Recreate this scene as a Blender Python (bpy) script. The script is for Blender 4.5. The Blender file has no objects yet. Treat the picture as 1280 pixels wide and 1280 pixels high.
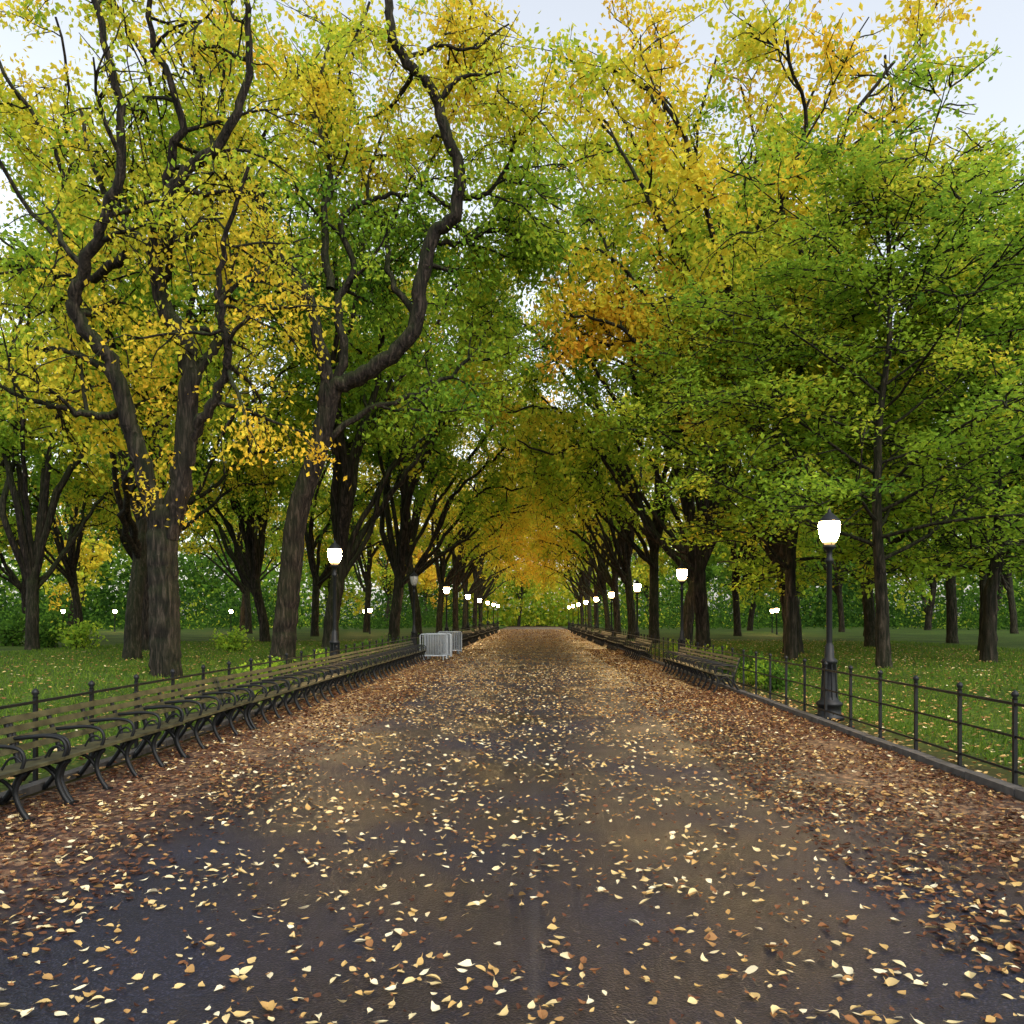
import bpy, math, random
import numpy as np
from mathutils import Vector
rng=np.random.default_rng(7); random.seed(7)
S=bpy.context.scene
COL=S.collection
R=math.radians

# ------------------------------------------------------------------ materials
def newmat(name):
    m=bpy.data.materials.new(name); m.use_nodes=True
    nt=m.node_tree; nt.nodes.clear()
    out=nt.nodes.new('ShaderNodeOutputMaterial')
    return m,nt,out
def N(nt,t,**kw):
    n=nt.nodes.new(t)
    for k,v in kw.items():
        if k in n.inputs: n.inputs[k].default_value=v
        else: setattr(n,k,v)
    return n
def ramp(nt,stops,interp='LINEAR'):
    r=nt.nodes.new('ShaderNodeValToRGB'); cr=r.color_ramp; cr.interpolation=interp
    while len(cr.elements)<len(stops): cr.elements.new(0.5)
    for e,(p,c) in zip(cr.elements,stops):
        e.position=p; e.color=(*c,1)
    return r
def math_n(nt,op,a,b=None,clamp=False):
    n=nt.nodes.new('ShaderNodeMath'); n.operation=op; n.use_clamp=clamp
    for i,x in enumerate((a,b)):
        if x is None: continue
        if isinstance(x,(int,float)): n.inputs[i].default_value=x
        else: nt.links.new(x,n.inputs[i])
    return n.outputs[0]
def mixc(nt,f,a,b):
    n=nt.nodes.new('ShaderNodeMix'); n.data_type='RGBA'
    for i,x in ((0,f),(6,a),(7,b)):
        if isinstance(x,(int,float)): n.inputs[i].default_value=x
        elif isinstance(x,tuple): n.inputs[i].default_value=(*x,1)
        else: nt.links.new(x,n.inputs[i])
    return n.outputs[2]

def leaf_material(name,stops,trans=0.5):
    m,nt,out=newmat(name)
    at=N(nt,'ShaderNodeAttribute'); at.attribute_name='v'
    oi=N(nt,'ShaderNodeObjectInfo')
    sep=N(nt,'ShaderNodeSeparateColor'); nt.links.new(oi.outputs['Color'],sep.inputs[0])
    sh=math_n(nt,'SUBTRACT',sep.outputs[0],0.5)
    v=math_n(nt,'ADD',at.outputs['Fac'],sh,True)
    r=ramp(nt,stops); nt.links.new(v,r.inputs[0])
    d=N(nt,'ShaderNodeBsdfDiffuse'); t=N(nt,'ShaderNodeBsdfTranslucent')
    nt.links.new(r.outputs[0],d.inputs[0]); nt.links.new(r.outputs[0],t.inputs[0])
    mx=N(nt,'ShaderNodeMixShader'); mx.inputs[0].default_value=trans
    nt.links.new(d.outputs[0],mx.inputs[1]); nt.links.new(t.outputs[0],mx.inputs[2])
    nt.links.new(mx.outputs[0],out.inputs[0])
    return m
LEAF=[(0.0,(.035,.090,.018)),(0.22,(.12,.25,.030)),(0.42,(.34,.49,.045)),(0.57,(.70,.63,.06)),(0.78,(.82,.55,.05)),(1.0,(.70,.34,.045))]
m_leaf=leaf_material('leaves',LEAF)
FALL=[(0.0,(.045,.024,.018)),(0.3,(.13,.058,.034)),(0.5,(.26,.125,.055)),(0.7,(.54,.36,.13)),(0.85,(.66,.53,.27)),(1.0,(.76,.68,.46))]
m_fall=leaf_material('fallen_leaf',FALL,0.1)
m_grass=leaf_material('grass_blade',[(0,(.035,.08,.012)),(.5,(.09,.17,.02)),(1,(.20,.26,.04))],0.4)

def bark_material():
    m,nt,out=newmat('bark')
    tc=N(nt,'ShaderNodeTexCoord')
    mp=N(nt,'ShaderNodeMapping'); mp.inputs['Scale'].default_value=(12,12,1.9)
    nt.links.new(tc.outputs['Object'],mp.inputs[0])
    no=N(nt,'ShaderNodeTexNoise'); no.inputs['Scale'].default_value=1.0; no.inputs['Detail'].default_value=7; no.inputs['Roughness'].default_value=.6; no.inputs['Distortion'].default_value=.6
    nt.links.new(mp.outputs[0],no.inputs['Vector'])
    r=ramp(nt,[(0.38,(.003,.0022,.002)),(0.53,(.019,.014,.011)),(0.72,(.075,.057,.045))]); nt.links.new(no.outputs[0],r.inputs[0])
    n2=N(nt,'ShaderNodeTexNoise'); n2.inputs['Scale'].default_value=0.9; n2.inputs['Detail'].default_value=3
    nt.links.new(tc.outputs['Object'],n2.inputs['Vector'])
    ge=N(nt,'ShaderNodeNewGeometry'); sx=N(nt,'ShaderNodeSeparateXYZ'); nt.links.new(ge.outputs['Normal'],sx.inputs[0])
    up=math_n(nt,'MULTIPLY_ADD',sx.outputs[2],0.9)
    up.node.inputs[2].default_value=0.14
    mo=math_n(nt,'MULTIPLY',up,n2.outputs[0],True)
    c=mixc(nt,mo,r.outputs[0],(.045,.075,.013))
    bu=N(nt,'ShaderNodeBump'); bu.inputs['Strength'].default_value=1; bu.inputs['Distance'].default_value=0.16
    nt.links.new(no.outputs[0],bu.inputs['Height'])
    p=N(nt,'ShaderNodeBsdfPrincipled'); p.inputs['Roughness'].default_value=.85; p.inputs['Specular IOR Level'].default_value=.2
    nt.links.new(c,p.inputs['Base Color']); nt.links.new(bu.outputs[0],p.inputs['Normal'])
    nt.links.new(p.outputs[0],out.inputs[0]); return m
m_bark=bark_material()

def simple(name,c,rough=.5,metal=0,noise=0.3,scale=20):
    m,nt,out=newmat(name)
    tc=N(nt,'ShaderNodeTexCoord'); no=N(nt,'ShaderNodeTexNoise'); no.inputs['Scale'].default_value=scale; no.inputs['Detail'].default_value=4
    nt.links.new(tc.outputs['Object'],no.inputs['Vector'])
    lo=tuple(x*(1-noise) for x in c); hi=tuple(min(1,x*(1+noise)) for x in c)
    r=ramp(nt,[(.3,lo),(.7,hi)]); nt.links.new(no.outputs[0],r.inputs[0])
    p=N(nt,'ShaderNodeBsdfPrincipled'); p.inputs['Roughness'].default_value=rough; p.inputs['Metallic'].default_value=metal
    nt.links.new(r.outputs[0],p.inputs['Base Color']); nt.links.new(p.outputs[0],out.inputs[0]); return m
m_iron=simple('black_iron',(.005,.006,.007),.5,0,.3)
m_iron.node_tree.nodes['Principled BSDF'].inputs['Specular IOR Level'].default_value=.3
m_wood=simple('bench_wood',(.045,.042,.018),.5,0,.7,7)
m_stone=simple('kerb_stone',(.065,.06,.056),.8,0,.45,8)
m_galv=simple('galvanised_steel',(.33,.37,.41),.45,.3,.15,12)
def glow():
    # frosted lantern glass: hottest round the bulb height, warm amber toward the bottom and top rims
    m,nt,out=newmat('lit_lamp_glass'); tc=N(nt,'ShaderNodeTexCoord'); sx=N(nt,'ShaderNodeSeparateXYZ'); nt.links.new(tc.outputs['Object'],sx.inputs[0])
    d=math_n(nt,'DIVIDE',math_n(nt,'ABSOLUTE',math_n(nt,'SUBTRACT',sx.outputs[2],3.32)),.21)
    f=math_n(nt,'SUBTRACT',1,math_n(nt,'MULTIPLY',d,d),True)
    f=math_n(nt,'POWER',f,2.2)
    st=math_n(nt,'ADD',math_n(nt,'MULTIPLY',f,480),1.3)
    e=N(nt,'ShaderNodeEmission'); e.inputs[0].default_value=(1,.62,.24,1); nt.links.new(st,e.inputs[1])
    nt.links.new(e.outputs[0],out.inputs[0]); return m
m_glow=glow()

# ------------------------------------------------------------------ mesh helper (quads)
class MB:
    def __init__(s): s.v=[];s.f=[];s.m=[];s.a=[];s.n=0;s.sm=[]
    def add(s,v,f,mat=0,a=0.5,smooth=False):
        v=np.asarray(v,float).reshape(-1,3); f=np.asarray(f,int).reshape(-1,4)
        s.v.append(v); s.f.append(f+s.n); s.m.append(np.full(len(f),mat)); s.sm.append(np.full(len(f),smooth))
        s.a.append(np.broadcast_to(np.asarray(a,float),(len(v),)) if np.ndim(a)==0 else a); s.n+=len(v)
    def mesh(s,name,mats):
        v=np.concatenate(s.v);f=np.concatenate(s.f);mm=np.concatenate(s.m);a=np.concatenate(s.a);sm=np.concatenate(s.sm)
        me=bpy.data.meshes.new(name)
        me.vertices.add(len(v)); me.vertices.foreach_set('co',v.astype(np.float32).ravel())
        me.loops.add(f.size); me.loops.foreach_set('vertex_index',f.astype(np.int32).ravel())
        me.polygons.add(len(f)); me.polygons.foreach_set('loop_start',np.arange(0,f.size,4,dtype=np.int32))
        for m in mats: me.materials.append(m)
        me.polygons.foreach_set('material_index',mm.astype(np.int32))
        me.update(calc_edges=True)
        me.polygons.foreach_set('use_smooth',sm.astype(bool))
        at=me.attributes.new('v','FLOAT','POINT'); at.data.foreach_set('value',a.astype(np.float32))
        me.validate(); me.update(); return me
    def obj(s,name,mats,loc=(0,0,0)):
        o=bpy.data.objects.new(name,s.mesh(name,mats)); o.location=loc; COL.objects.link(o); o.color=(.5,.5,.5,1); return o
def place(me,name,loc,rz=0,sc=1,shift=0,parent=None,szx=None):
    o=bpy.data.objects.new(name,me); COL.objects.link(o); o.location=loc; o.rotation_euler=(0,0,rz)
    o.scale=(sc,sc,sc) if szx is None else szx
    o.color=(.5+shift,.5,.5,1)
    if parent: o.parent=parent
    return o
def empty(name,loc=(0,0,0)):
    e=bpy.data.objects.new(name,None); COL.objects.link(e); e.location=loc; return e
BOXF=[(0,1,3,2),(4,6,7,5),(0,4,5,1),(2,3,7,6),(0,2,6,4),(1,5,7,3)]
def box(mb,c,s,mat=0,a=.5):
    c=np.array(c);s=np.array(s)/2
    v=[c+s*np.array((x,y,z)) for x in(-1,1) for y in(-1,1) for z in(-1,1)]
    mb.add(v,BOXF,mat,a)
def tube(mb,pts,rad,sides=8,mat=0,smooth=True,cap=False,ridge=0):
    pts=np.asarray(pts,float);n=len(pts)
    rad=np.broadcast_to(np.asarray(rad,float),(n,))
    T=np.gradient(pts,axis=0); T/=np.linalg.norm(T,axis=1)[:,None]+1e-9
    ref=np.array((1.,0,0)) if abs(T[0][0])<.8 else np.array((0,1.,0))
    U=np.zeros_like(T)
    for i in range(n):
        u=ref-T[i]*np.dot(ref,T[i]); u/=np.linalg.norm(u)+1e-9; U[i]=u; ref=u
    W=np.cross(T,U)
    th=np.arange(sides)*2*math.pi/sides
    rr=rad[:,None]*np.ones(sides)
    if ridge: rr=rr*(1+ridge*(np.sin(th*5+1)+.6*np.sin(th*8+np.linspace(0,3,n)[:,None])))
    V=pts[:,None,:]+rr[:,:,None]*(np.cos(th)[None,:,None]*U[:,None,:]+np.sin(th)[None,:,None]*W[:,None,:])
    i=np.arange(n-1)[:,None]*sides; j=np.arange(sides)[None,:]; k=(j+1)%sides
    F=np.stack([i+j,i+k,i+sides+k,i+sides+j],-1).reshape(-1,4)
    mb.add(V.reshape(-1,3),F,mat,.5,smooth)
def lathe(mb,prof,sides=16,mat=0,c=(0,0),smooth=True):
    prof=np.array(prof); 
    th=np.arange(sides)*2*math.pi/sides
    V=np.stack([prof[:,0:1]*np.cos(th)+c[0],prof[:,0:1]*np.sin(th)+c[1],prof[:,1:2]*np.ones(sides)],-1)
    i=np.arange(len(prof)-1)[:,None]*sides; j=np.arange(sides)[None,:];k=(j+1)%sides
    F=np.stack([i+j,i+k,i+sides+k,i+sides+j],-1).reshape(-1,4)
    mb.add(V.reshape(-1,3),F,mat,.5,smooth)

def smooth_poly(P,sub=5,jit=0):
    P=np.asarray(P,float); n=len(P); out=[]
    Q=np.vstack([2*P[0]-P[1],P,2*P[-1]-P[-2]])
    for i in range(n-1):
        p0,p1,p2,p3=Q[i:i+4]
        for t in np.arange(sub)/sub:
            out.append(.5*((2*p1)+(-p0+p2)*t+(2*p0-5*p1+4*p2-p3)*t*t+(-p0+3*p1-3*p2+p3)*t**3))
    out.append(P[-1]); out=np.array(out)
    if jit: out[1:]+=rng.normal(0,jit,(len(out)-1,3))
    return out

def lownoise(p,seed=0,f=.45):
    s=0
    r=np.random.default_rng(100+seed)
    for k in range(5):
        d=r.normal(size=3); d/=np.linalg.norm(d); s=s+np.sin(p@d*f*(1+.6*k)*2+r.uniform(0,6))
    return s/3.2
def leaves(mb,C,size,v,mat=1,down=.5,flat=0.0,asp=.30):
    n=len(C)
    u=rng.normal(size=(n,3)); u[:,2]*=(1-flat); u[:,2]-=down*rng.random(n)*1.6; u/=np.linalg.norm(u,axis=1)[:,None]
    q=rng.normal(size=(n,3)); q[:,2]*=(1-flat)
    w=np.cross(u,q)if flat<.01 else q-u*np.sum(q*u,1)[:,None]
    w/=np.linalg.norm(w,axis=1)[:,None]+1e-9
    nn=np.cross(u,w)
    s=(size*(.65+.7*rng.random(n)))[:,None]
    V=np.stack([C-u*s*.5,C+w*s*asp+nn*s*.08-u*s*.06,C+u*s*.5,C-w*s*asp+nn*s*.08-u*s*.06],1).reshape(-1,3)
    F=np.arange(4*n).reshape(-1,4)
    mb.add(V,F,mat,np.repeat(v,4))

def grow(p,d,L,n,wand,up):
    pts=[np.array(p)]; d=np.array(d,float); st=L/(n-1)
    for i in range(n-1):
        d=d+rng.normal(0,wand,3); d[2]+=up; d/=np.linalg.norm(d); pts.append(pts[-1]+d*st)
    return np.array(pts)

def foliate(mb,limbs,vf,nchild=10,ntwig=6,perleaf=80,size=.14,spread=.45,L1=(3,6),L2=(1.2,2.6),up1=.02,up2=-.05,t0=.3,flat=0,down=.5,seed=0,center=None,flatz=1.0,amp=.13,yb=0,rch=.11):
    CC=[];VV=[]
    for pts,rad in limbs:
        n=len(pts)
        for c in range(nchild):
            t=t0+(1-t0)*(c+rng.random())/nchild
            i=min(n-2,int(t*(n-1))); T=pts[i+1]-pts[i]; T/=np.linalg.norm(T)
            q=rng.normal(size=3); q-=T*np.dot(q,T); q/=np.linalg.norm(q)
            d=T*.55+q*.85
            if center is not None:
                o=pts[i]-np.array(center); o[2]=0; o/=np.linalg.norm(o)+.1; d=d+o*.35
            d[2]*=flatz; d[1]+=yb
            d/=np.linalg.norm(d)
            L=rng.uniform(*L1)*(1-.35*t)
            br=grow(pts[i],d,L,7,.22,up1)
            r0=min(rad[i]*.6,rch)
            tube(mb,br,np.linspace(r0,.02,7),5,0)
            cb=rng.normal(0,.05)
            for k in range(ntwig):
                tt=.25+.75*(k+rng.random())/ntwig
                j=min(5,int(tt*6)); T2=br[j+1]-br[j]; T2/=np.linalg.norm(T2)
                d2=T2*.6+rng.normal(0,.6,3); d2[2]*=flatz; d2[1]+=yb*.5; d2/=np.linalg.norm(d2)
                tw=grow(br[j],d2,rng.uniform(*L2),5,.22,up2)
                tube(mb,tw,np.linspace(.026,.010,5),3,0)
                m=max(4,int(perleaf*rng.uniform(.2,1.6)))
                tt2=rng.random(m)**.8*3.999; a=tt2.astype(int); fr=(tt2-a)[:,None]
                C=tw[a]*(1-fr)+tw[a+1]*fr+rng.normal(0,spread,(m,3))*np.array((1,1,.55 if flat else .75))*(.35+.65*rng.random((m,1)))
                CC.append(C); 
                base=rng.normal(0,.05)+cb
                VV.append(vf(C)+base+rng.normal(0,.04,m))
    C=np.concatenate(CC);V=np.concatenate(VV)
    V=V+amp*lownoise(C,seed,.3)
    V=np.clip(V,.0,1)
    leaves(mb,C,size,V,1,down,flat)
    return len(C)

def limb(mb,P,r0,r1,sides=9,jit=.04,ridge=0,sub=5,pw=1.0):
    pts=smooth_poly(P,sub,jit); n=len(pts)
    rad=r0+(r1-r0)*np.linspace(0,1,n)**pw
    tube(mb,pts,rad,sides,0,ridge=ridge); return pts,rad
def trunk(mb,P,r0,r1,sides=24,flare=.28,ridge=.04):
    pts=smooth_poly(P,10,.012); n=len(pts); t=np.linspace(0,1,n)
    rad=r0+(r1-r0)*t; z=pts[:,2]-pts[0][2]
    rad=rad*(1+flare*np.exp(-z/.4))*(1+rng.normal(0,.018,n))
    tube(mb,pts,rad,sides,0,ridge=ridge); return pts,rad

# ------------------------------------------------------------------ hero tree A (gold, nearest on the left lawn)
o0=(-9.2,20.0)
def rel(P,dy): return [(p[0]-o0[0],q,p[1]) for p,q in zip(P,[dy*(i/(len(P)-1))**1.2 for i in range(len(P))])]
mb=MB()
trunk(mb,rel([(-9.2,-.1),(-9.24,1),(-9.26,2.2),(-9.3,3.4),(-9.28,4.5)],0),.35,.35)
L=[]
L.append(limb(mb,rel([(-9.3,3.8),(-9.66,5.3),(-10.0,6.6),(-10.36,8.04),(-11.0,9.1),(-10.8,9.9),(-10.16,11.0),(-9.56,12.4),(-9.7,14.5),(-10.2,16.5)],-2),.25,.06,12,ridge=.03))
L.append(limb(mb,rel([(-9.2,3.8),(-8.8,5.4),(-8.58,7.24),(-8.62,8.44),(-9.1,9.44),(-9.3,10.6),(-9.12,11.6),(-8.36,12.6),(-7.36,13.6),(-6.8,15.2),(-6.9,17)],-1.0),.29,.06,12,ridge=.03))
L.append(limb(mb,rel([(-8.75,5.9),(-8.3,6.6),(-7.76,7.2),(-7.36,8.2),(-7.5,9.2),(-7.3,10.6),(-6.6,12.2)],-1.5),.16,.04))
L.append(limb(mb,rel([(-10.1,7.0),(-10.7,6.8),(-11.3,6.85),(-11.9,7.0),(-12.8,7.3),(-13.6,8)],-1),.12,.03))
L.append(limb(mb,rel([(-9.25,10.9),(-9.8,11.2),(-10.6,12),(-11.4,13.4),(-12,15.2)],1),.15,.04))
L.append(limb(mb,rel([(-9.1,11.4),(-9.0,12.6),(-8.5,13.8),(-8.9,15.4),(-8.5,17)],-2),.14,.04))
L.append(limb(mb,rel([(-10.2,10.9),(-11.4,10.4),(-12.6,10.8),(-14,12)],1.5),.13,.04))
L.append(limb(mb,rel([(-8.6,7.8),(-8.0,9),(-8.3,10.2),(-7.5,11.4),(-7.9,12.8)],2.5),.15,.04))
vA=lambda C: np.where(C[:,2]<11,.64,.55)-.10*(C[:,0]<-3)
foliate(mb,L,vA,9,6,48,.14,.36,(1.6,3.8),(.8,1.8),up1=-.02,up2=-.14,t0=.3,down=1.0,seed=1,yb=.6,amp=.13)
C=np.concatenate([np.array((rng.normal(0,.4),rng.normal(-.25,.35),rng.uniform(4.2,9)))+rng.normal(0,.2,(36,3)) for _ in range(20)])
leaves(mb,C,.12,np.clip(.72+rng.normal(0,.07,len(C)),0,1),1,1.0)
mb.obj('elm_tree',[m_bark,m_leaf],(-9.2,20,0))

# ------------------------------------------------------------------ hero tree B (sinuous limb over the path)
o0=(-8.55,27.0)
mb=MB()
trunk(mb,rel([(-8.55,-.1),(-8.45,1.4),(-8.26,3.2),(-8.0,5.36),(-7.3,7.5),(-6.9,9.3)],0),.40,.31)
L=[]
L.append(limb(mb,rel([(-7.1,8.5),(-6.7,9.5),(-5.9,9.9),(-4.8,10.55),(-3.94,11.6),(-3.73,13.2),(-3.3,14.5),(-2.65,15.0),(-2.46,16.3),(-2.9,17.65),(-3.3,18.9),(-4.1,19.7),(-4.6,20.6),(-4.7,22)],-1.5),.30,.13,12,.03,.03))
L.append(limb(mb,rel([(-7.1,8.6),(-7.0,9.8),(-7.2,11.0),(-7.6,12.65),(-8.6,14.1),(-9,15.6),(-9.9,16.8),(-10.5,18.3),(-10.9,20)],-1.8),.25,.09,12,.03,.03))
L.append(limb(mb,rel([(-6.9,8.9),(-6.4,10.8),(-6.7,12.4),(-6.15,13.7),(-6.55,15.4),(-5.1,16.2),(-3.9,16.1)],.3),.17,.06))
L.append(limb(mb,rel([(-7.4,7.2),(-6.15,8.7),(-4,9.7),(-2.4,11),(-1.6,12.6)],2.5),.13,.04))
L.append(limb(mb,rel([(-3.35,14.5),(-2.4,14.6),(-1.4,15.2),(-.3,15.0)],1),.10,.03))
L.append(limb(mb,rel([(-2.5,16.0),(-1.84,15.9),(-1.2,16.3),(-.75,17.3),(-.9,18.6)],-1),.10,.03))
L.append(limb(mb,rel([(-7.5,12.3),(-8.4,13.0),(-9.6,13.0),(-11,14)],1.5),.13,.03))
L.append(limb(mb,rel([(-6.9,12.9),(-7.2,15),(-7.0,17),(-7.6,19.5),(-7.2,22)],1),.15,.05))
L.append(limb(mb,rel([(-3.9,11.8),(-4.9,13.4),(-5.2,15.2),(-5.9,17),(-5.5,19.5)],2),.13,.04))
L.append(limb(mb,rel([(-4.5,20.6),(-3.4,21.2),(-2.2,21.2),(-1,22.2)],.5),.08,.03))
vB=lambda C: np.where(C[:,2]<15.5,.30,np.minimum(.30+(C[:,2]-15.5)*.09,.54))+.04*(C[:,0]>5)
foliate(mb,L,vB,9,7,62,.18,.46,(1.8,4.2),(.9,2.2),up1=.0,up2=-.08,t0=.35,down=.8,seed=2,yb=.55,amp=.10)
mb.obj('elm_tree',[m_bark,m_leaf],(-8.55,27,0))

# ------------------------------------------------------------------ elm variants for the avenue rows (local +x leans over the path)
def elm(seed,nl=7,H=27,R0=8,per=66,size=.24,nchild=9,ntwig=6,low=.28,lean_in=.35,arch=3):
    global rng
    rng=np.random.default_rng(seed)
    mb=MB(); th=rng.uniform(4.0,6.5)
    lean=rng.normal(0,.35,2)
    trunk(mb,[(0,0,-.1),(lean[0]*.2,lean[1]*.2,th*.35),(lean[0]*.7,lean[1]*.7,th*.7),(lean[0],lean[1],th)],.34,.29,14)
    L=[]; A=[]
    for k in range(nl):
        az=2*math.pi*(k+rng.uniform(-.25,.25))/nl; rr=R0*rng.uniform(.5,1.05)*(1+lean_in*math.cos(az)); h=H*rng.uniform(.72,1.05)
        P=[(lean[0],lean[1],th-rng.uniform(.2,1.2))]
        for t in (.15,.32,.5,.68,.85,1.0):
            rad=rr*(t**1.25); a2=az+.3*math.sin(3*t+k)
            P.append((lean[0]+rad*math.cos(a2)+rng.normal(0,.4),lean[1]+rad*math.sin(a2)+rng.normal(0,.4),th+(h-th)*(t**.9)+rng.normal(0,.25)))
        L.append(limb(mb,P,rng.uniform(.15,.23),.05,8,.04,pw=.8))
    for k in range(arch):
        yy=rng.uniform(-3.5,3.5); zt=(rng.uniform(9.5,13.5) if k<2 else rng.uniform(15,18)); z0=th-rng.uniform(.8,1.8)
        P=[(lean[0]*.6,lean[1]*.6,z0)]
        for t in (.2,.42,.65,.85,1.0):
            P.append((8.6*t+rng.normal(0,.3),yy*t+rng.normal(0,.4),z0+(zt-z0)*(math.sin(t*1.5)**1.1)+rng.normal(0,.3)))
        A.append(limb(mb,P,rng.uniform(.13,.17),.04,8,.05))
    vf=lambda C: .35+.013*(C[:,2]-12)
    foliate(mb,L,vf,nchild,ntwig,per,size,.50,(2.4,5.5),(1.1,2.6),up1=.0,up2=-.10,t0=low,down=.8,seed=seed,center=(0,0,0),amp=.11,rch=.14)
    if arch: foliate(mb,A,lambda C:.43+0*C[:,2],7,5,int(per*.75),size*.95,.45,(1.5,3.5),(.9,2),up1=.02,up2=-.06,t0=.4,down=.8,seed=seed+1)
    return mb.mesh('elm_tree',[m_bark,m_leaf])
ELM=[elm(11,8),elm(12,7,28,8.5),elm(13,8,26,7.5),elm(14,7,29,8.5)]
MID=[elm(15,7,25,8,34,.36,7,5),elm(16,7,24,8,34,.36,7,5)]
FAR=[elm(21,6,21,7.5,30,.5,6,4,.10,0,0),elm(22,6,19,7,30,.5,6,4,.06,0,0)]
rng=np.random.default_rng(5)
def lawnz(x): 
    a=abs(x); t=min(max((a-5.6)/4.5,0),1); return .38*t*t*(3-2*t)
k=0
def row(x,d,sh,sc=1,left=True,uniq=True,free=False):
    global k
    me=(ELM[k%4].copy() if uniq else MID[k%2]); k+=1
    rz=(0 if left else math.pi)+rng.uniform(-.5,.5) if not free else rng.uniform(0,6.28)
    place(me,'elm_tree',(x,d,lawnz(x)-.05),rz,sc*rng.uniform(.95,1.06),sh)
for d,sh,x in [(37.5,.0,-9.6),(47,-.04,-8.3),(59,.12,-8.6)]: row(x,d,sh)
for d,sh,x in [(71,.20,-8.5),(84,.26,-8.3),(98,.28,-8.6),(112,.30,-8.4),(126,.30,-8.5)]: row(x,d,sh,.9,True,False)
for d,sh,x in [(31.5,.18,10.2),(37,.0,7.8),(43.5,.0,8.2),(51,.05,7.6)]: row(x,d,sh,1.02,False)
for d,sh,x in [(62,.12,7.6),(73,.18,7.6),(85,.24,7.8),(98,.26,7.6),(112,.28,7.8),(126,.30,7.6)]: row(x,d,sh,.92,False,False)
for x,d,sh in [(-13.6,27,.04),(-16.5,34,.08),(-15.5,46,-.10),(-22,35,.12),(16,38,-.02),(15.5,49,-.04),(22,31,-.10)]: row(x,d,sh,.8,x<0,True,True)
for x,d,sh in [(-16.5,60,.02),(-16,76,.12),(-24,50,-.08),(-25,70,.1),(-30,42,.10),(-33,58,-.08),(-38,48,.05),(-30,82,.15),(-42,66,-.1),
               (15.5,61,.04),(16,77,.12),(23,44,-.12),(25,60,.05),(32,48,-.1),(31,36,-.08),(38,55,.1),(30,78,.14),(42,70,-.05)]: row(x,d,sh,.82,x<0,False,True)
far=empty('distant_trees')
for x in list(range(-94,-38,14))+[-22,22]+list(range(40,100,14)):
    for d in (86,112):
        place(FAR[k%2],'tree',(x+rng.normal(0,2),d+rng.normal(0,3),0),rng.uniform(0,6.28),rng.uniform(.85,1.1),rng.normal(.02,.13),far); k+=1
for x in range(-60,61,10):
    place(FAR[k%2],'tree',(x+rng.normal(0,1.5),150+rng.normal(0,3)+(14 if abs(x)<6 else 0),0),rng.uniform(0,6.28),rng.uniform(.9,1.15),rng.normal(.18 if abs(x)<30 else -.02,.08),far); k+=1
mb=MB()
for _ in range(3000):
    x=rng.uniform(-130,130); d=rng.uniform(165,195) if abs(x)<35 or rng.random()<.3 else rng.uniform(118,150); top=20+5*math.sin(x*.11)+4*math.sin(x*.31+1)
    if abs(x)<10: top=12
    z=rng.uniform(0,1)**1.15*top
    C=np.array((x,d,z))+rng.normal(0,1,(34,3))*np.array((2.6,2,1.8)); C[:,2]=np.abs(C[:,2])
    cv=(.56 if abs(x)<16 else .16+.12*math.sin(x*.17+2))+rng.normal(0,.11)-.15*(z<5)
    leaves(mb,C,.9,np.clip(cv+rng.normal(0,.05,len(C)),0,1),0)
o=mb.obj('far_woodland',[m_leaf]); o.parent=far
mb=MB()
for _ in range(560):
    sx=rng.choice([-1,1]); x=sx*rng.uniform(12,95); d=rng.uniform(95,160) if abs(x)<50 else rng.uniform(62,150)
    h=rng.uniform(1.2,7); C=np.array((x,d,h*.45))+rng.normal(0,1,(110,3))*np.array((2.2,2,h*.33)); C[:,2]=np.abs(C[:,2])
    cb=rng.choice([.0,.04,.10,.2,.45],p=[.35,.25,.2,.12,.08])
    leaves(mb,C,.42,np.clip(cb+rng.normal(0,.05,len(C)),0,1),0)
mb.obj('distant_shrubs',[m_leaf])

# ------------------------------------------------------------------ bright green young trees on the right
def young(seed,H,R0,per,size,nl=34,z0=3.0,rt=.2,vb=.35):
    global rng
    rng=np.random.default_rng(seed); mb=MB()
    P=[(0,0,-.1),(-.05,.05,H*.15),(-.25,0,H*.3),(-.1,.1,H*.5),(.2,0,H*.7),(.1,.1,H)]
    pts,rad=trunk(mb,P,rt,.04,12)
    L=[]
    for k in range(nl):
        t=(k+.5)/nl; z=z0+(H-z0-.6)*t
        i=np.argmin(abs(pts[:,2]-z)); az=k*2.4+rng.normal(0,.3)
        ln=R0*(math.sin(math.pi*min(1,(.30+.68*t)))**.8)*rng.uniform(.6,1.15)
        el=rng.uniform(.1,.55)+.5*t
        d=np.array((math.cos(az)*math.cos(el),math.sin(az)*math.cos(el),math.sin(el)))
        br=grow(pts[i],d,ln,10,.09,-.03)
        r=np.linspace(max(.03,rad[i]*.42),.012,10); tube(mb,br,r,6,0); L.append((br,r))
    foliate(mb,L,lambda C:vb+.005*C[:,2],7,4,per,size,.30,(1.2,2.6),(.6,1.5),up1=-.01,up2=-.03,t0=.22,flat=.6,down=.2,seed=seed,flatz=.3,amp=.05)
    return mb.mesh('young_elm_tree',[m_bark,m_leaf])
Y1=young(31,14,8.0,52,.14,38); Y2=young(32,12,6.2,44,.16,28,2.4)
rng=np.random.default_rng(6)
place(Y1,'young_elm_tree',(9.9,22.6,.3),0.3,1,.0)
place(Y2.copy(),'young_elm_tree',(9.0,28,.3),1.3,1.1,.02)
place(Y2,'young_elm_tree',(14.5,25.5,.35),2.6,1.15,-.04)
place(Y1.copy(),'young_elm_tree',(18.5,33,.35),4.1,.95,-.06)

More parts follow.
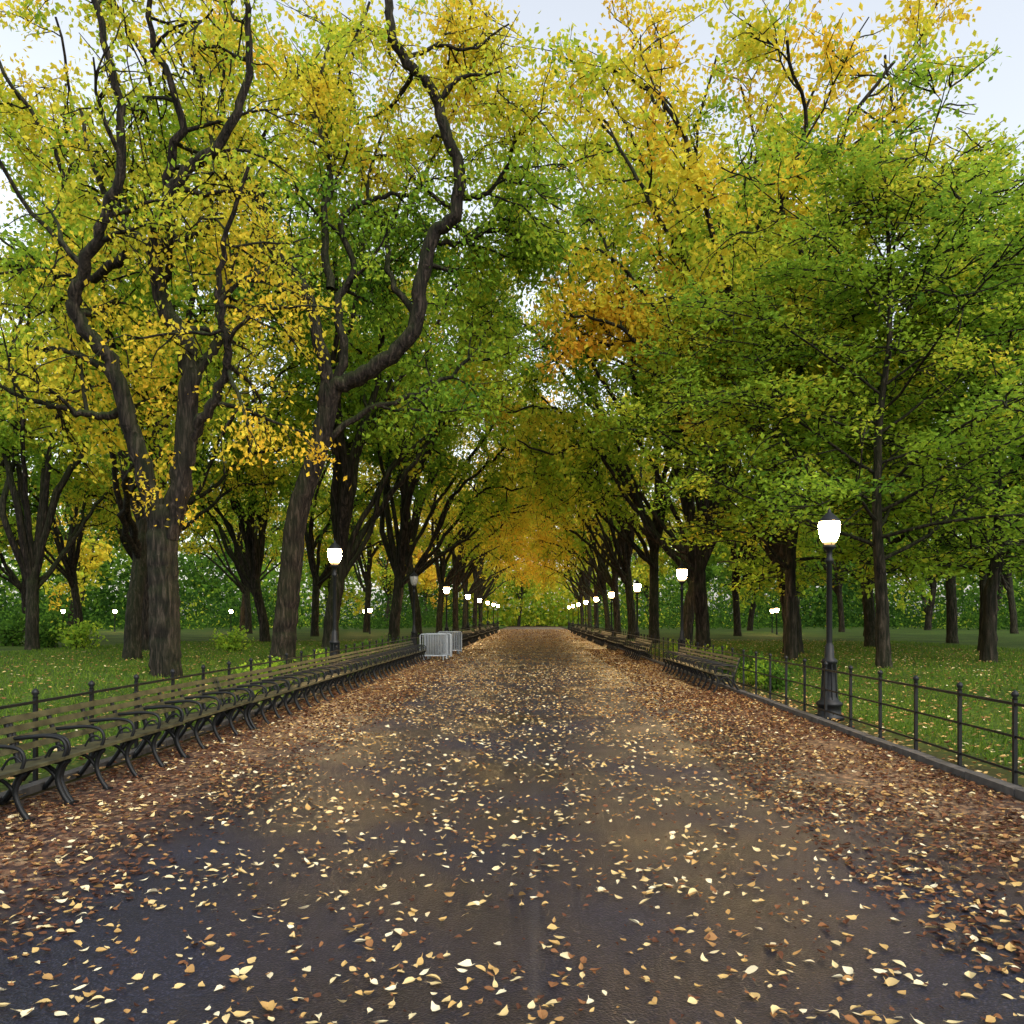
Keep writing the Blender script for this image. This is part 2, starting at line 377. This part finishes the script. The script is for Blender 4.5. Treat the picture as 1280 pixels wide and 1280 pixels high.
# ------------------------------------------------------------------ ground
def grid(xs,ys,zf,mat,name):
    X,Y=np.meshgrid(xs,ys); Z=np.vectorize(zf)(X,Y)
    nx=len(xs); i=np.arange(len(ys)-1)[:,None]*nx; j=np.arange(nx-1)[None,:]
    F=np.stack([i+j,i+j+1,i+nx+j+1,i+nx+j],-1).reshape(-1,4)
    mb=MB(); mb.add(np.stack([X,Y,Z],-1).reshape(-1,3),F,0,.5,True); return mb.obj(name,[mat])
def ground_mat():
    m,nt,out=newmat('lawn'); tc=N(nt,'ShaderNodeTexCoord')
    a=N(nt,'ShaderNodeTexNoise'); a.inputs['Scale'].default_value=.35; a.inputs['Detail'].default_value=6
    b=N(nt,'ShaderNodeTexNoise'); b.inputs['Scale'].default_value=14; b.inputs['Detail'].default_value=6
    for q in (a,b): nt.links.new(tc.outputs['Object'],q.inputs['Vector'])
    r1=ramp(nt,[(.3,(.032,.07,.010)),(.7,(.09,.155,.020))]); nt.links.new(a.outputs[0],r1.inputs[0])
    r2=ramp(nt,[(.35,(.35,.35,.35)),(.65,(1,1,1))]); nt.links.new(b.outputs[0],r2.inputs[0])
    mu=N(nt,'ShaderNodeMix'); mu.data_type='RGBA'; mu.blend_type='MULTIPLY'; mu.inputs[0].default_value=1
    nt.links.new(r1.outputs[0],mu.inputs[6]); nt.links.new(r2.outputs[0],mu.inputs[7])
    sx=N(nt,'ShaderNodeSeparateXYZ'); nt.links.new(tc.outputs['Object'],sx.inputs[0])
    ax=math_n(nt,'ABSOLUTE',sx.outputs[0]); w=math_n(nt,'ADD',ax,math_n(nt,'MULTIPLY',a.outputs[0],1.5))
    s=math_n(nt,'SUBTRACT',6.7,w,True)
    c=mixc(nt,s,mu.outputs[2],(.035,.023,.013))
    vo=N(nt,'ShaderNodeTexVoronoi'); vo.inputs['Scale'].default_value=7; nt.links.new(tc.outputs['Object'],vo.inputs['Vector'])
    lf=math_n(nt,'LESS_THAN',vo.outputs['Distance'],.2)
    lf=math_n(nt,'MULTIPLY',lf,.45)
    c=mixc(nt,lf,c,(.30,.19,.04))
    p=N(nt,'ShaderNodeBsdfPrincipled'); p.inputs['Roughness'].default_value=.9; nt.links.new(c,p.inputs['Base Color'])
    p.inputs['Specular IOR Level'].default_value=.1
    nt.links.new(p.outputs[0],out.inputs[0]); return m
xs=np.concatenate([[-900,-300,-120,-60,-30,-20],np.arange(-14,-4.9,.6),[-4.6,0,4.6],np.arange(5,14.1,.6),[20,30,60,120,300,900]])
ys=np.array([-60,-10,0,5,10,15,20,30,45,60,80,120,200,400,1200])
grid(xs,ys,lambda x,yy:lawnz(x),ground_mat(),'ground')

def path_mat():
    m,nt,out=newmat('asphalt'); tc=N(nt,'ShaderNodeTexCoord')
    sx=N(nt,'ShaderNodeSeparateXYZ'); nt.links.new(tc.outputs['Object'],sx.inputs[0])
    f=N(nt,'ShaderNodeTexNoise'); f.inputs['Scale'].default_value=75; f.inputs['Detail'].default_value=4
    g=N(nt,'ShaderNodeTexNoise'); g.inputs['Scale'].default_value=.6; g.inputs['Detail'].default_value=6
    h=N(nt,'ShaderNodeTexNoise'); h.inputs['Scale'].default_value=9; h.inputs['Detail'].default_value=8; h.inputs['Roughness'].default_value=.7
    for q in (f,g,h): nt.links.new(tc.outputs['Object'],q.inputs['Vector'])
    r=ramp(nt,[(.38,(.003,.0038,.0095)),(.56,(.008,.0095,.021)),(.70,(.036,.040,.062))]); nt.links.new(f.outputs[0],r.inputs[0])
    r2=ramp(nt,[(.3,(.5,.48,.55)),(.7,(1.4,1.32,1.4))]); nt.links.new(g.outputs[0],r2.inputs[0])
    mu=N(nt,'ShaderNodeMix'); mu.data_type='RGBA'; mu.blend_type='MULTIPLY'; mu.inputs[0].default_value=1
    nt.links.new(r.outputs[0],mu.inputs[6]); nt.links.new(r2.outputs[0],mu.inputs[7])
    c=mu.outputs[2]
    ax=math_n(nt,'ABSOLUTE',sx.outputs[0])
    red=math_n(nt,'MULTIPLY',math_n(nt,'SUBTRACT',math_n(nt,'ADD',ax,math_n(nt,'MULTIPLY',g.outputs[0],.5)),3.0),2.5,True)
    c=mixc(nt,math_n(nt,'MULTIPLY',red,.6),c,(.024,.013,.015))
    wv=math_n(nt,'ADD',sx.outputs[0],math_n(nt,'MULTIPLY',h.outputs[0],.10))
    sd=math_n(nt,'ABSOLUTE',math_n(nt,'SUBTRACT',wv,.05))
    sm=math_n(nt,'SUBTRACT',1,math_n(nt,'MULTIPLY',sd,22,True))
    c=mixc(nt,math_n(nt,'MULTIPLY',math_n(nt,'MULTIPLY',sm,h.outputs[0]),.5),c,(.055,.054,.062))
    side=math_n(nt,'MULTIPLY',math_n(nt,'SUBTRACT',math_n(nt,'ADD',ax,math_n(nt,'MULTIPLY',g.outputs[0],.9)),3.2),1.0,True)
    ydist=math_n(nt,'MULTIPLY',math_n(nt,'SUBTRACT',sx.outputs[1],16),.016,True)
    cov=math_n(nt,'MAXIMUM',math_n(nt,'MULTIPLY',side,.6),math_n(nt,'MULTIPLY',ydist,.85))
    th=math_n(nt,'SUBTRACT',math_n(nt,'ADD',h.outputs[0],math_n(nt,'MULTIPLY',cov,.42)),.64)
    msk=math_n(nt,'MULTIPLY',th,9,True)
    vo=N(nt,'ShaderNodeTexVoronoi'); vo.inputs['Scale'].default_value=20; nt.links.new(tc.outputs['Object'],vo.inputs['Vector'])
    sc=N(nt,'ShaderNodeSeparateColor'); nt.links.new(vo.outputs['Color'],sc.inputs[0])
    lr=ramp(nt,[(0,(.026,.015,.014)),(.4,(.08,.037,.026)),(.7,(.17,.085,.046)),(1,(.36,.24,.13))]); nt.links.new(sc.outputs[0],lr.inputs[0])
    c=mixc(nt,msk,c,lr.outputs[0])
    bu=N(nt,'ShaderNodeBump'); bu.inputs['Strength'].default_value=.8; bu.inputs['Distance'].default_value=.012
    nt.links.new(f.outputs[0],bu.inputs['Height'])
    rr=ramp(nt,[(.35,(.32,.32,.32)),(.65,(.60,.60,.60))]); nt.links.new(g.outputs[0],rr.inputs[0])
    p=N(nt,'ShaderNodeBsdfPrincipled'); nt.links.new(rr.outputs[0],p.inputs['Roughness']); p.inputs['Specular IOR Level'].default_value=.4
    nt.links.new(c,p.inputs['Base Color']); nt.links.new(bu.outputs[0],p.inputs['Normal'])
    nt.links.new(p.outputs[0],out.inputs[0]); return m
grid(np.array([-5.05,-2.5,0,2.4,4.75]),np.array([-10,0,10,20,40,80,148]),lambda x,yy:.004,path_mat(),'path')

mb=MB()
for yy in np.arange(2,60,.92):
    box(mb,(4.86+rng.normal(0,.008),yy,.03),(.14,.90,.09+.035*rng.random()))
for yy in np.arange(2,60,1.22):
    box(mb,(-5.2,yy,.03),(.13,1.2,.09))
mb.obj('kerb',[m_stone])

# ------------------------------------------------------------------ fallen leaves
def fallen(mb,xy,z,size,v,fine=False):
    n=len(xy); a=rng.uniform(0,2*math.pi,n); s=size*(.5+.85*rng.random(n))
    u=np.stack([np.cos(a),np.sin(a),rng.normal(0,.18,n)],-1); w=np.stack([-np.sin(a),np.cos(a),rng.normal(0,.25,n)],-1)
    C=np.column_stack([xy,z+rng.uniform(.004,.018,n)])
    s=s[:,None]; up=np.array((0,0,1.)); wd=rng.uniform(.22,.36,(n,1)); v=np.asarray(v)
    if not fine:
        cur=rng.uniform(-.05,.32,(n,1))
        A=C-u*s*.5+up*s*cur*.6; B=C+w*s*wd+up*s*cur; D=C-w*s*wd+up*s*cur*.8; E=C+u*s*.5+up*s*cur*.5
        V=np.stack([A,C-u*s*.05,E,B,D],1).reshape(-1,3); b=np.arange(n)[:,None]*5
        F=np.concatenate([b+np.array([[0,1,2,3]]),b+np.array([[0,4,2,1]])]); m=5
    else:
        bend=rng.uniform(-.3,.7,(n,1)); fold=rng.uniform(-.1,.8,(n,1)); tw=rng.normal(0,.35,(n,1)); sw=rng.normal(0,.18,(n,1))
        rows=[]
        for t,wt in ((-.62,.03),(-.42,.10),(-.28,.75),(-.05,1.0),(.2,.78),(.38,.36),(.52,.03)):
            mid=C+u*s*t+up*s*bend*(t*t)*1.6+w*s*sw*t*t*2
            l=mid+w*s*wd*wt+up*s*(fold+tw*t)*wd*wt; r=mid-w*s*wd*wt*rng.uniform(.75,1.15,(n,1))+up*s*(fold-tw*t)*wd*wt
            rows+= [l,mid,r]
        V=np.stack(rows,1).reshape(-1,3); m=21; b=np.arange(n)[:,None]*m; F=[]
        for i in range(6):
            F.append(b+np.array([[3*i,3*i+1,3*i+4,3*i+3]])); F.append(b+np.array([[3*i+1,3*i+2,3*i+5,3*i+4]]))
        F=np.concatenate(F)
    lo=np.repeat(z,m)+.001
    V[:,2]=np.maximum(V[:,2],lo)
    mb.add(V,F,0,np.repeat(v,m))
mb=MB()
def scat(n,x0,x1,y0,y1,size,vm,vs,clump=0,fine=False,pw=1):
    x=x0+(x1-x0)*rng.random(n)**pw; yy=y0+(y1-y0)*rng.random(n)
    if clump:
        p=np.column_stack([x,yy,0*x]); keep=(lownoise(p,9,1.2)*.5+.5+rng.normal(0,.25,n))>clump; x=x[keep];yy=yy[keep]
    v=np.clip(rng.normal(vm,vs,len(x)),0,1)
    fallen(mb,np.column_stack([x,yy]),np.full(len(x),.006),size,v,fine)
scat(6600,-4.7,4.7,2.5,14,.060,.79,.16,.3,True)
scat(6500,-4.7,4.7,2.5,14,.040,.38,.2,.1,True)
scat(14000,-4.7,4.7,14,30,.062,.72,.18,.25)
scat(12000,-4.7,4.7,14,30,.050,.36,.18,.25)
scat(14000,-4.7,4.7,30,60,.080,.58,.2,.2)
scat(11000,-4.9,4.7,60,120,.13,.58,.2)
scat(12000,4.75,2.2,4,20,.055,.28,.17,.2,True,1.3)
scat(3000,4.75,2.2,4,24,.06,.55,.2,.25,True)
scat(10000,4.75,2.8,16,45,.07,.36,.2,.1,False,1.2)
scat(8000,-4.95,-2.6,4,20,.055,.30,.18,.2,True,1.6)
scat(10000,-4.95,-2.6,14,45,.07,.38,.2,.2,False,1.6)
mb.obj('fallen_leaves',[m_fall])
mb=MB()
for s_,n in ((-1,7000),(1,12000)):
    x=s_*(5.0+rng.random(n)**1.5*14); yy=rng.uniform(5,50,n)
    z=np.array([lawnz(q) for q in x])+.03
    fallen(mb,np.column_stack([x,yy]),z,.08,np.clip(rng.normal(.62,.16,n),0,1))
mb.obj('lawn_leaf_litter',[m_fall])
mb=MB()
n=90000
sg=rng.choice([-1,1],n); x=sg*(5.7+rng.random(n)**1.3*16); yy=7+rng.random(n)**1.2*40
z=np.array([lawnz(q) for q in x]); h=rng.uniform(.04,.11,n); a=rng.uniform(0,6.28,n)
u=np.column_stack([np.cos(a),np.sin(a),0*a]); lean=rng.normal(0,.035,(n,3)); lean[:,2]=0
B=np.column_stack([x,yy,z]); T=B+lean; T[:,2]+=h
V=np.stack([B-u*.012,B+u*.012,T+u*.004,T-u*.004],1).reshape(-1,3)
mb.add(V,np.arange(4*n).reshape(-1,4),0,np.repeat(np.clip(rng.normal(.5,.22,n),0,1),4))
mb.obj('grass',[m_grass])
def shrub(seed,pale):
    global rng; rng=np.random.default_rng(seed); mb=MB()
    for k in range(16):
        a=rng.uniform(0,6.28); st=grow((rng.normal(0,.12),rng.normal(0,.12),0),(.5*math.cos(a),.5*math.sin(a),1),rng.uniform(.4,.8),5,.15,-.03)
        tube(mb,st,np.linspace(.012,.005,5),3,0)
        C=np.repeat(st[1:],12,0)+rng.normal(0,.09,(48,3)); leaves(mb,C,.10,np.clip(pale+rng.normal(0,.07,48),0,1),1,.2)
    return mb.mesh('shrub',[m_bark,m_leaf])
SH=[shrub(41,.10),shrub(42,.34)]
rng=np.random.default_rng(8)
for x,d,s in [(-6.3,18,1),(-6.1,19.3,.9),(-6.6,20.6,1),(-6.2,23.5,1.1),(-6.5,25,1),(-6.2,28,1.1),(-12.5,33,1.4),(-6.4,33,1.2),(-6,38,1.2),(5.9,19.5,1),(5.9,21,1),(6.2,23,1.1),(5.9,25.5,1),(6.3,28,1.1),(6.0,33,1.2),(-23,38,2),(-20.5,36,1.8),(-26,40,2.2)]:
    place(SH[rng.integers(2)],'shrub',(x,d,lawnz(x)-.02),rng.uniform(0,6),s)

# ------------------------------------------------------------------ fences
def fence(name,x,y0,y1):
    mb=MB(); ys=np.arange(y0,y1,1.08)
    for yy in ys:
        box(mb,(x,yy,.47),(.038,.038,.96))
        lathe(mb,[(0.001,.94),(.03,.945),(.02,.965),(.038,.99),(.038,1.01),(.02,1.035),(.001,1.045)],8,0,(x,yy))
        box(mb,(x,yy,.03),(.09,.09,.06))
    for z,t in ((.90,.028),(.56,.024),(.20,.024)):
        box(mb,(x+.001*z,(y0+ys[-1])/2,z),(.014 if z<.8 else .03,ys[-1]-y0,t))
    return mb.obj(name,[m_iron])
fence('iron_fence',5.0,4.0,118)
fence('iron_fence',-5.32,4.2,118)

# ------------------------------------------------------------------ benches
def bench_mesh(nseat=4,pitch=.62):
    mb=MB(); Ln=nseat*pitch
    def slat(x,z,w,t,ang):
        c,s=math.cos(ang),math.sin(ang); hw,ht=w/2,t/2
        vs=[]
        for dx in(-hw,hw):
            for yy in(-.04,Ln+.04):
                for dz in(-ht,ht): vs.append((x+dx*c-dz*s,yy,z+dx*s+dz*c))
        mb.add(vs,[(0,1,3,2),(4,6,7,5),(0,4,5,1),(2,3,7,6),(0,2,6,4),(1,5,7,3)],1)
    for i in range(5): slat(.47-i*.092,.445-.012*i,.068,.03,.03)
    for i in range(4): slat(.02-i*.03,.53+i*.092,.062,.028,math.pi/2+.3)
    for k in range(nseat+1):
        yy=k*pitch
        def bar(P,r=.017): 
            P=smooth_poly([(p[0],yy,p[1]) for p in P],4); tube(mb,P,r,6,0)
        bar([(.54,0.0),(.47,.10),(.42,.24),(.45,.36),(.50,.42)],.027)
        bar([(-.14,0.0),(-.04,.12),(.04,.26),(.04,.38),(.03,.44),(-.03,.62),(-.10,.84)],.027)
        bar([(.05,.22),(.14,.33),(.24,.37),(.34,.33),(.43,.22)],.02)
        bar([(.50,.41),(.25,.41),(.03,.40)],.024)
        bar([(.47,.44),(.50,.54),(.46,.625),(.33,.655),(.15,.645),(-.02,.63)],.018)
        bar([(.30,.45),(.35,.53),(.42,.56),(.47,.52)],.011)
        box(mb,(.54,yy,.012),(.09,.04,.024)); box(mb,(-.14,yy,.012),(.09,.04,.024))
    return mb.mesh('park_bench',[m_iron,m_wood]),Ln
BM,BL=bench_mesh()
d=5.2
while d<32:
    place(BM,'park_bench',(-5.02+rng.normal(0,.01),d,.004),rng.normal(0,.004)); d+=BL+.06
for d in (38.5,41,43.6,48,50.6,55,57.6,60.2,66,68.6,74,76.6,82,84.6,90,92.6):
    place(BM,'park_bench',(-4.9,d,.004))
for d in (19.0,21.55,24.1,33,35.6,42,44.6,50,52.6,55.2,60,62.6,68,70.6,76,78.6,84,86.6,92):
    place(BM,'park_bench',(4.78,d+BL,.004),math.pi)

# ------------------------------------------------------------------ street lamps
mb=MB()
lathe(mb,[(.001,0),(.25,0),(.25,.07),(.20,.10),(.20,.24),(.225,.26),(.225,.30),(.17,.34),(.135,.42),(.125,.75),(.11,.98),(.14,1.0),(.14,1.05),(.085,1.09),(.075,1.3),(.05,1.34),(.052,1.36),(.045,2.75),(.07,2.78),(.07,2.83),(.045,2.86),(.05,2.98),(.10,3.02),(.115,3.06),(.09,3.08)],16,0)
for k in range(8):
    a=k*math.pi/4
    tube(mb,[(.195*math.cos(a),.195*math.sin(a),.1),(.14*math.cos(a),.14*math.sin(a),.42),(.115*math.cos(a),.115*math.sin(a),.98)],.014,5)
    if k%2==0: tube(mb,[(.09*math.cos(a),.09*math.sin(a),3.07),(.175*math.cos(a),.175*math.sin(a),3.34),(.19*math.cos(a),.19*math.sin(a),3.5)],.006,4)
lathe(mb,[(.19,3.49),(.19,3.51),(.14,3.55),(.11,3.59),(.05,3.64),(.03,3.66),(.03,3.69),(.012,3.71),(.001,3.75)],16,0)
POLE=mb.mesh('pole',[m_iron])
GP=[(.001,3.08),(.085,3.085),(.115,3.13),(.13,3.17),(.147,3.21),(.16,3.26),(.172,3.31),(.18,3.36),(.183,3.44),(.175,3.488),(.001,3.489)]
mb=MB(); lathe(mb,GP,16,0); GL=mb.mesh('lantern_glass',[m_glow])
m_dull=simple('unlit_glass',(.3,.3,.28),.2); mb=MB(); lathe(mb,GP,16,0); GD=mb.mesh('lantern_glass',[m_dull])
def lamp(x,d,s=1,lit=True,z=0):
    e=empty('street_lamp',(x,d,z)); e.scale=(s,s,s)
    for me in (POLE,GL if lit else GD):
        o=bpy.data.objects.new(me.name,me); COL.objects.link(o); o.parent=e
for i,d in enumerate((14.1,28.2,40.5,54,67.5,81,95,108,121)): lamp(5.2,d,1,True)
for i,d in enumerate((22,36.5,50,66,80,94,107,120)): lamp(-5.5,d,1.04,i!=1,.05)
for x,d in ((-46,78),(-42,80),(-30,79),(-17,80),(-14,68),(22,74),(20,66)): lamp(x,d,.9,True,-.6)

# ------------------------------------------------------------------ stacked crowd barriers
def barrier():
    mb=MB(); 
    for k in range(5):
        yy=k*.09
        tube(mb,[(0,yy,.12),(0,yy,.6),(0,yy,1.05),(.06,yy,1.1),(.9,yy,1.1),(1.04,yy,1.1),(1.1,yy,1.05),(1.1,yy,.6),(1.1,yy,.12)],.022,6)
        tube(mb,[(0,yy,.2),(.6,yy,.2),(1.1,yy,.2)],.02,6)
        for i in range(1,10): tube(mb,[(i*.11,yy,.2),(i*.11,yy,1.1)],.012,4)
        for x in(.15,.95): tube(mb,[(x,yy-.2,.02),(x,yy-.1,.1),(x,yy,.18),(x,yy+.1,.1),(x,yy+.2,.02)],.02,5)
    return mb.mesh('crowd_barrier',[m_galv])
BR=barrier()
place(BR,'crowd_barrier',(-4.75,33.2,.004),R(8)); place(BR,'crowd_barrier',(-4.7,34.2,.004),R(-4)); place(BR,'crowd_barrier',(-4.6,38.5,.004),R(15))

# ------------------------------------------------------------------ sky, sun, camera
w=bpy.data.worlds.new('World'); S.world=w; w.use_nodes=True; nt=w.node_tree; nt.nodes.clear()
o=nt.nodes.new('ShaderNodeOutputWorld'); b=nt.nodes.new('ShaderNodeBackground'); s=nt.nodes.new('ShaderNodeTexSky')
s.sky_type='NISHITA'; s.sun_disc=False; s.sun_elevation=R(42); s.sun_rotation=R(150); s.air_density=1.5; s.dust_density=2.5; s.ozone_density=1
hs=nt.nodes.new('ShaderNodeHueSaturation'); hs.inputs['Saturation'].default_value=.33; hs.inputs['Value'].default_value=2.05
nt.links.new(s.outputs[0],hs.inputs['Color']); nt.links.new(hs.outputs[0],b.inputs[0]); b.inputs[1].default_value=.15
nt.links.new(b.outputs[0],o.inputs[0])
sl=bpy.data.lights.new('sun','SUN'); sl.energy=1.1; sl.angle=R(25); sl.color=(1,.95,.84)
so=bpy.data.objects.new('sun',sl); COL.objects.link(so)
az=R(150); el=R(42); dr=Vector((math.sin(az)*math.cos(el),math.cos(az)*math.cos(el),math.sin(el)))
so.rotation_euler=dr.to_track_quat('Z','Y').to_euler()
cam=bpy.data.cameras.new('camera'); co=bpy.data.objects.new('camera',cam); COL.objects.link(co)
co.location=(0,0,1.8); co.rotation_euler=(R(90),0,0); cam.lens=28.1; cam.sensor_width=36; cam.shift_x=-.022; cam.shift_y=.103; cam.clip_end=3000
S.camera=co
S.view_settings.view_transform='Standard'; S.view_settings.look='None'; S.view_settings.exposure=0
print('verts',sum(len(m.vertices) for m in bpy.data.meshes))
